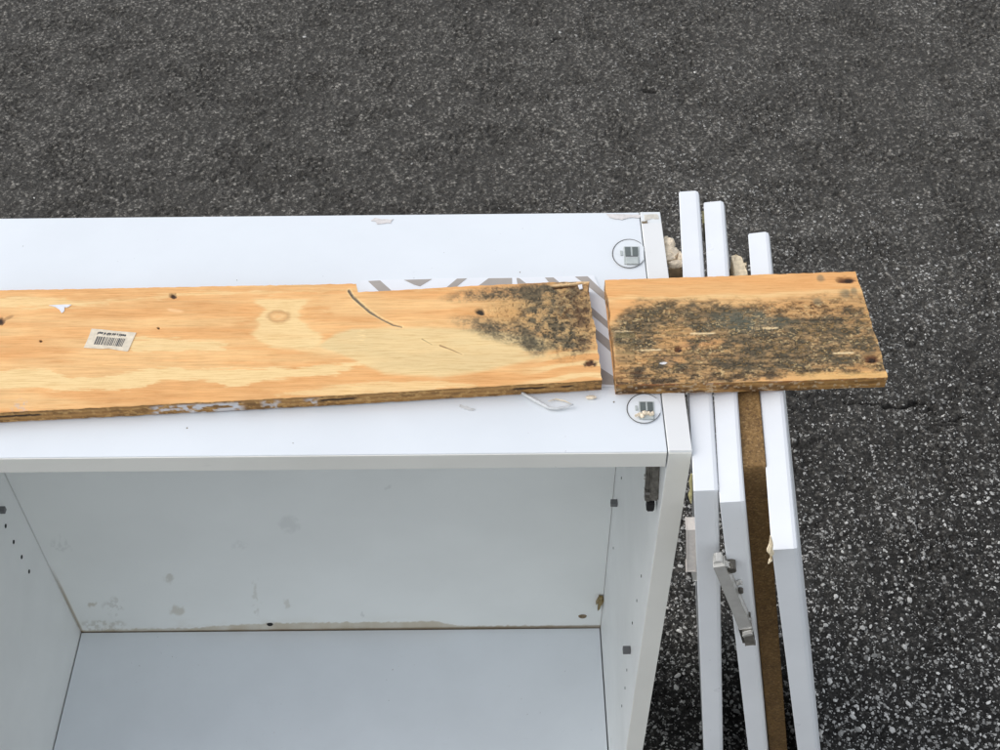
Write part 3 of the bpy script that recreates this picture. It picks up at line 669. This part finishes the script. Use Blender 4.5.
meB = board('b', [(605.4, 279.4), (700, 276.6), (780, 273.6), (855.8, 271.2)], [(617, 384.2), (715, 382.6), (800, 380.2), (888.3, 376.9)], 600, 220, color_B, 23, False)
eB = at(745, 330, ZB0); boardB = empty('plywood_board', tuple(eB))
tag(boardB, 'short rotten plywood offcut covered in black mould, overhanging the white panels', 'board', 'broken plywood boards')
keep(obj('wood_panel', meB, WOOD), boardB)
# barcode sticker
q = [np.array(p) for p in ((91.6, 328.6), (136.2, 332.6), (127.8, 351.3), (83.7, 347.6))]
def sq(u, v): return q[0]*(1-u)*(1-v)+q[1]*u*(1-v)+q[2]*u*v+q[3]*(1-u)*v
lab = keep(obj('barcode_sticker', mesh_of(slab([at(*sq(u, v), ZB+.0006) for u, v in [(0, 0), (.25, -.01), (.5, .01), (.75, 0), (1, 0), (1, .5), (1, .97), (.97, 1), (.8, .98), (.55, .93), (.4, .98), (0, 1), (.01, .5)]], .0005)), LABELM), boardA)
b = bmesh.new(); u = .19
r2 = random.Random(5)
while u < .83:
    wd = r2.choice([.012, .016, .026])
    slab([at(*sq(x, y), ZB+.0008) for x, y in ((u, .36), (u+wd, .36), (u+wd, .78), (u, .78))], .0001, b); u += wd+r2.choice([.018, .022, .030])
o = obj('barcode', mesh_of(b), INK, lab); 
b = bmesh.new(); u = .17
while u < .78:
    wd = r2.uniform(.018, .04); y0 = .12+r2.uniform(0, .03)
    slab([at(*sq(x, y), ZB+.0008) for x, y in ((u, y0), (u+wd, y0), (u+wd, y0+.09), (u, y0+.09))], .0001, b)
    if r2.random() < .7: slab([at(*sq(x, y), ZB+.0008) for x, y in ((u, y0), (u+.008, y0), (u+.008, .28), (u, .28))], .0001, b)
    u += wd+r2.choice([.008, .012, .03])
obj('number_line', mesh_of(b), INK, lab)
keep_fl = [(49, 305.2), (60, 304.6), (71, 304.4), (69, 306.5), (65, 307.5), (64, 311), (61.5, 313), (59.5, 309.6), (56, 307.2)]
keep(obj('paint_flake', mesh_of(slab([at(x, y, ZB+.0006) for x, y in ragged(keep_fl, .25, 2)], .0005)), PAINT), boardA)
keep(obj('paint_flake', mesh_of(slab([at(x, y, ZB+.0008) for x, y in ((578, 285), (582, 284.2), (582.6, 288.3), (579.5, 289))], .001)), PAINT), boardA)
# plastic strip sticking out from under the long board
tip = [at(x, y, ZC+z) for x, y, z in ((522, 393, .0018), (530, 397.6, .0020), (540, 403, .0016), (549, 408, .0014), (556, 408.8, .0014), (566, 407, .0016), (573.5, 404.4, .0030))]
o = tag(obj('plastic_strip', mesh_of(tube(tip, [.0014, .0015, .0016, .0014, .0012, .0010, .0006], 8), True), CLEAR), 'bent pale plastic strip poking out from under the long board', 'strip')
o = tag(obj('wood_sliver', mesh_of(tube([at(x, y, ZC+z) for x, y, z in ((548, 401.2, .0014), (556, 399, .0010), (565, 401, .0010), (571, 404, .0020))], [.0002, .0005, .0005, .0002], 6)), PALEWOOD), 'hair-thin pale sliver beside the bent plastic strip', 'sliver')
b = bmesh.new(); bmesh.ops.create_icosphere(b, subdivisions=2, radius=1)
p = at(591, 397.2, ZC+.0008)
for v in b.verts: v.co = Vector((p[0]+v.co.x*.0052*random.uniform(.8, 1.2), p[1]+v.co.y*.0022, p[2]+v.co.z*.0012))
tag(obj('wood_chip', mesh_of(b), CHIPM), 'small brownish chip on the white top between strip and front connector', 'chip')

# ------------------------------------------------------------------ panels leaning on the right side
def leaning(front_px, back_px, low_px, z, T_, rbev):
    """front_px/back_px: top-left edge corners, low_px: a point lower down the same front-left edge"""
    a = at(*front_px, z); c = at(*back_px, z)
    ydir = (c-a)/np.linalg.norm(c-a); L = np.linalg.norm(c-a)
    lo = atp(*low_px, a, ydir); dn = lo-a; dn /= np.linalg.norm(dn); H = -a[2]/dn[2]
    up = -dn; xd = np.cross(ydir, up); xd /= np.linalg.norm(xd)
    org = a+dn*H
    b = bmesh.new(); bmesh.ops.create_cube(b, size=1)
    for v in b.verts: v.co = Vector(((v.co.x+.5)*T_, (v.co.y+.5)*L, (v.co.z+.5)*H))
    if rbev:
        eg = [e for e in b.edges if all(abs(v.co.x-T_) < 1e-6 for v in e.verts)]
        bmesh.ops.bevel(b, geom=eg, offset=rbev, segments=2, affect='EDGES', profile=.5)
        eg = [e for e in b.edges if all(abs(v.co.x) < 1e-6 for v in e.verts)]
        bmesh.ops.bevel(b, geom=eg, offset=.0008, segments=2, affect='EDGES')
    else: bmesh.ops.bevel(b, geom=b.edges[:], offset=.0006, segments=2, affect='EDGES')
    mw = Matrix([[xd[i], ydir[i], up[i], org[i]] for i in range(3)]+[[0, 0, 0, 1]])
    bmesh.ops.transform(b, matrix=mw, verts=b.verts)
    return b, dict(a=a, y=ydir, up=up, x=xd, L=L, H=H, o=org)
ZD = ZC-.0045
info = []
def door(front, back_, low, z, label, T_=.0205):
    b, i = leaning(front, back_, low, z, T_, .0036)
    r = empty('white_panel', tuple(i['o'])); tag(r, label, 'panel', 'white panels leaning beside the cabinet')
    me = mesh_of(b); keep(obj('panel_board', me, DOORM), r); info.append(i)
    print('door', [round(float(k), 3) for k in (i['L'], i['H'], i['a'][0], i['a'][1], math.degrees(math.asin(i['up'][0])))])
    return r, i
d1, i1 = door((693.6, 491), (678.8, 191.8), (704, 750), ZD, 'white panel leaning directly against the cabinet side')
d2, i2 = door((719.6, 502.6), (703.6, 202.6), (748.3, 750), ZD, 'white panel with a steel hinge, second from the cabinet')
d4, i4 = door((771.8, 550), (748, 233.8), (797.6, 750), ZD, 'rightmost white panel, next to the brown raw panel')
b, i3 = leaning((742.6, 467.5), (727.2, 276.5), (769.6, 750), ZD-.002, .0195, 0)
r3 = empty('particleboard_panel', tuple(i3['o'])); tag(r3, 'raw brown particleboard panel standing between two white panels', 'panel')
keep(obj('panel_board', mesh_of(b), PARTICLE), r3)
# splintered pale end behind the raw panel
c0 = at(740, 277, ZD-.004); 
def chunk(pts_px, z, t, m, jit=.0006, bev=.0008):
    b = slab([at(x, y, z) for x, y in pts_px], t); bmesh.ops.subdivide_edges(b, edges=b.edges[:], cuts=2)
    for v in b.verts: v.co += Vector((random.gauss(0, jit), random.gauss(0, jit), random.gauss(0, jit)))
    return mesh_of(b)
keep(obj('splintered_end', chunk([(731.5, 256.5), (739, 254.8), (742, 258.5), (744, 264), (747.5, 275), (746, 280), (735, 280)], ZD-.006, .022, PALEWOOD), PALEWOOD), r3)
keep(obj('splinter', chunk([(743, 262.5), (746.5, 262.8), (746.8, 265), (744, 265.4)], ZD-.006, .004, PALEWOOD, .0004), PALEWOOD), r3)
# wood fragments jammed between cabinet and first door
fr = obj('wood_block', chunk([(669.5, 265.8), (681.5, 265.0), (683.5, 268.6), (669.5, 269.2)], ZC-.012, .022, PALEWOOD, .0004), plain('old_wood_block', (.42, .30, .17), .85, 0, 120, .4))
tag(fr, 'brown wood block jammed between cabinet side and first white panel', 'wood block')
def lump(px, py, z, r, m):
    b = bmesh.new(); bmesh.ops.create_icosphere(b, subdivisions=2, radius=1); p = at(px, py, z); sd = random.random()*99
    for v in b.verts:
        k = 1+.35*(random.random()-.5); v.co = Vector((p[0]+v.co.x*r[0]*k, p[1]+v.co.y*r[1]*k, p[2]+v.co.z*r[2]*k))
    return b
b = bmesh.new()
for (x, y, r) in ((668, 246, (.007, .010, .008)), (671, 254, (.008, .008, .008)), (669, 258.5, (.007, .006, .006)), (671.5, 243.5, (.0032, .004, .004)), (674, 251, (.0036, .0036, .004)), (672.5, 247.5, (.0025, .002, .003)), (674.5, 256, (.002, .002, .003)), (676, 264.5, (.008, .004, .005)), (680, 258, (.003, .008, .005)), (666.5, 239.5, (.003, .004, .004))):
    me_ = bpy.data.meshes.new('t'); bb = lump(x, y, ZC-.010, r, None); bb.to_mesh(me_); bb.free(); b.from_mesh(me_)
tag(obj('torn_particle_lump', mesh_of(b), CHIPM), 'crumbly pale lump of torn particleboard stuck at the back of the cabinet side', 'wood lump')

# hinges
def fpt(i, px, py, off):                       # a point on the plane of a door's front edge, off metres towards the viewer
    return atp(px, py, i['a']-i['y']*off, i['y'])
h2 = empty('hinge', (0, 0, 0)); 
nrm = tuple(-i2['y'])
P0 = fpt(i2, 719, 566, .010); P1 = fpt(i2, 745.5, 628, .010)
b = obox(P0, P1, .0096, .0016, nrm, .0002, None, 1.2)
s_dir = np.cross(P1-P0, i2['y']); s_dir /= np.linalg.norm(s_dir)
for sg in (-1, 1):
    k = s_dir*sg*.0040; obox(P0+k*1.12+i2['y']*.0045, P1+k*1.32+i2['y']*.0045, .0010, .010, nrm, .0002, b)
hinge = obj('hinge_arm', mesh_of(b), METAL); keep(hinge, d2)
def sub(name, bmx, m, parent):
    o = obj(name, mesh_of(bmx), m); o.parent = parent; return o
cy = P0-(P1-P0)/np.linalg.norm(P1-P0)*.002
sub('hinge_knuckle', cyl(cy+i2['y']*.001, cy+i2['y']*.010, .0040, 18), METAL, hinge)
kk = fpt(i2, 732, 569, .008); sub('hinge_knuckle', cyl(kk-i2['y']*.002, kk+i2['y']*.008, .0036, 16), DARKMETAL, hinge)
sub('hinge_link', obox(fpt(i2, 721, 566, .006), fpt(i2, 731, 570, .006), .010, .004, nrm, .0008), METAL, hinge)
e0 = fpt(i2, 744.5, 625, .007); e1 = fpt(i2, 748.5, 639, .007)
sub('hinge_end_block', obox(e0, e1, .0100, .006, nrm, .0006), DARKMETAL, hinge)
e0 = fpt(i2, 743.2, 634.5, .012); e1 = fpt(i2, 752.2, 632.0, .012)
sub('hinge_catch', obox(e0, e1, .0022, .004, nrm, .0004), METAL, hinge)
e0 = fpt(i2, 747.8, 633.5, .0115); e1 = fpt(i2, 750.2, 643.0, .0115)
sub('hinge_foot', obox(e0, e1, .0085, .004, nrm, .0006), plain('dull_steel', (.33, .31, .27), .45, .7, 200, .3), hinge)
for (x, y) in ((740.5, 592.5), (748, 617)):
    k = fpt(i2, x, y, .004); sub('hinge_screw', cyl(k, k+i2['y']*.005, .0026, 12), DARKMETAL, hinge)
k = fpt(i2, 737.6, 583, .002); sub('hinge_spring', obox(k, fpt(i2, 741.5, 582, .002), .004, .003, nrm, .0004), METAL, hinge)
# hinge of the first door, seen edge-on at its left face
inn = i1['y']*.012
Q0 = atp(691.2, 523.5, i1['a']+inn, i1['y']); Q1 = atp(691.2, 565.5, i1['a']+inn, i1['y'])
hin1 = keep(obj('hinge_arm', mesh_of(obox(Q0, Q1, .0085, .012, nrm, .0008)), plain('pale_hinge_arm', (.78, .72, .66), .45, .1, 200, .15)), d1)
Q2 = atp(693, 565.5, i1['a']+inn, i1['y']); Q3 = atp(695.5, 578, i1['a']+inn, i1['y'])
o = obj('hinge_leg', mesh_of(obox(Q2, Q3, .0045, .006, nrm, .0004)), METAL); o.parent = hin1
Q2 = atp(689, 566.5, i1['a']+inn, i1['y']); Q3 = atp(694, 566.5, i1['a']+inn, i1['y'])
o = obj('hinge_joint', mesh_of(obox(Q2, Q3, .003, .006, nrm, .0004)), DARKMETAL); o.parent = hin1
# torn splinter on the last door, tape on the first two
pts = [atp(x, y, i4['a']-i4['y']*.004, i4['y']) for x, y in ((770.5, 536), (771.2, 544), (769.6, 550), (771.6, 553), (770.6, 560), (768.3, 563.5))]
keep(obj('splinter', mesh_of(tube(pts, [.0006, .0018, .0026, .0022, .0016, .0005], 6)), PALEWOOD), d4)
b = tube([atp(x, y, i1['a']+i1['y']*.02, i1['y']) for x, y in ((691.5, 474), (690.6, 482), (691.4, 489), (690.2, 495), (691.2, 503))], [.0008, .0016, .0012, .0020, .0006], 6)
keep(obj('tape_strip', mesh_of(b), TAPE), d1)
pa = i2['a']+i2['y']*(i2['L']-.015)-i2['up']*.006-i2['x']*.0012
keep(obj('tape_strip', mesh_of(obox(pa, pa-i2['up']*.05, .018, .002, tuple(i2['x']), .0003)), TAPE), d2)
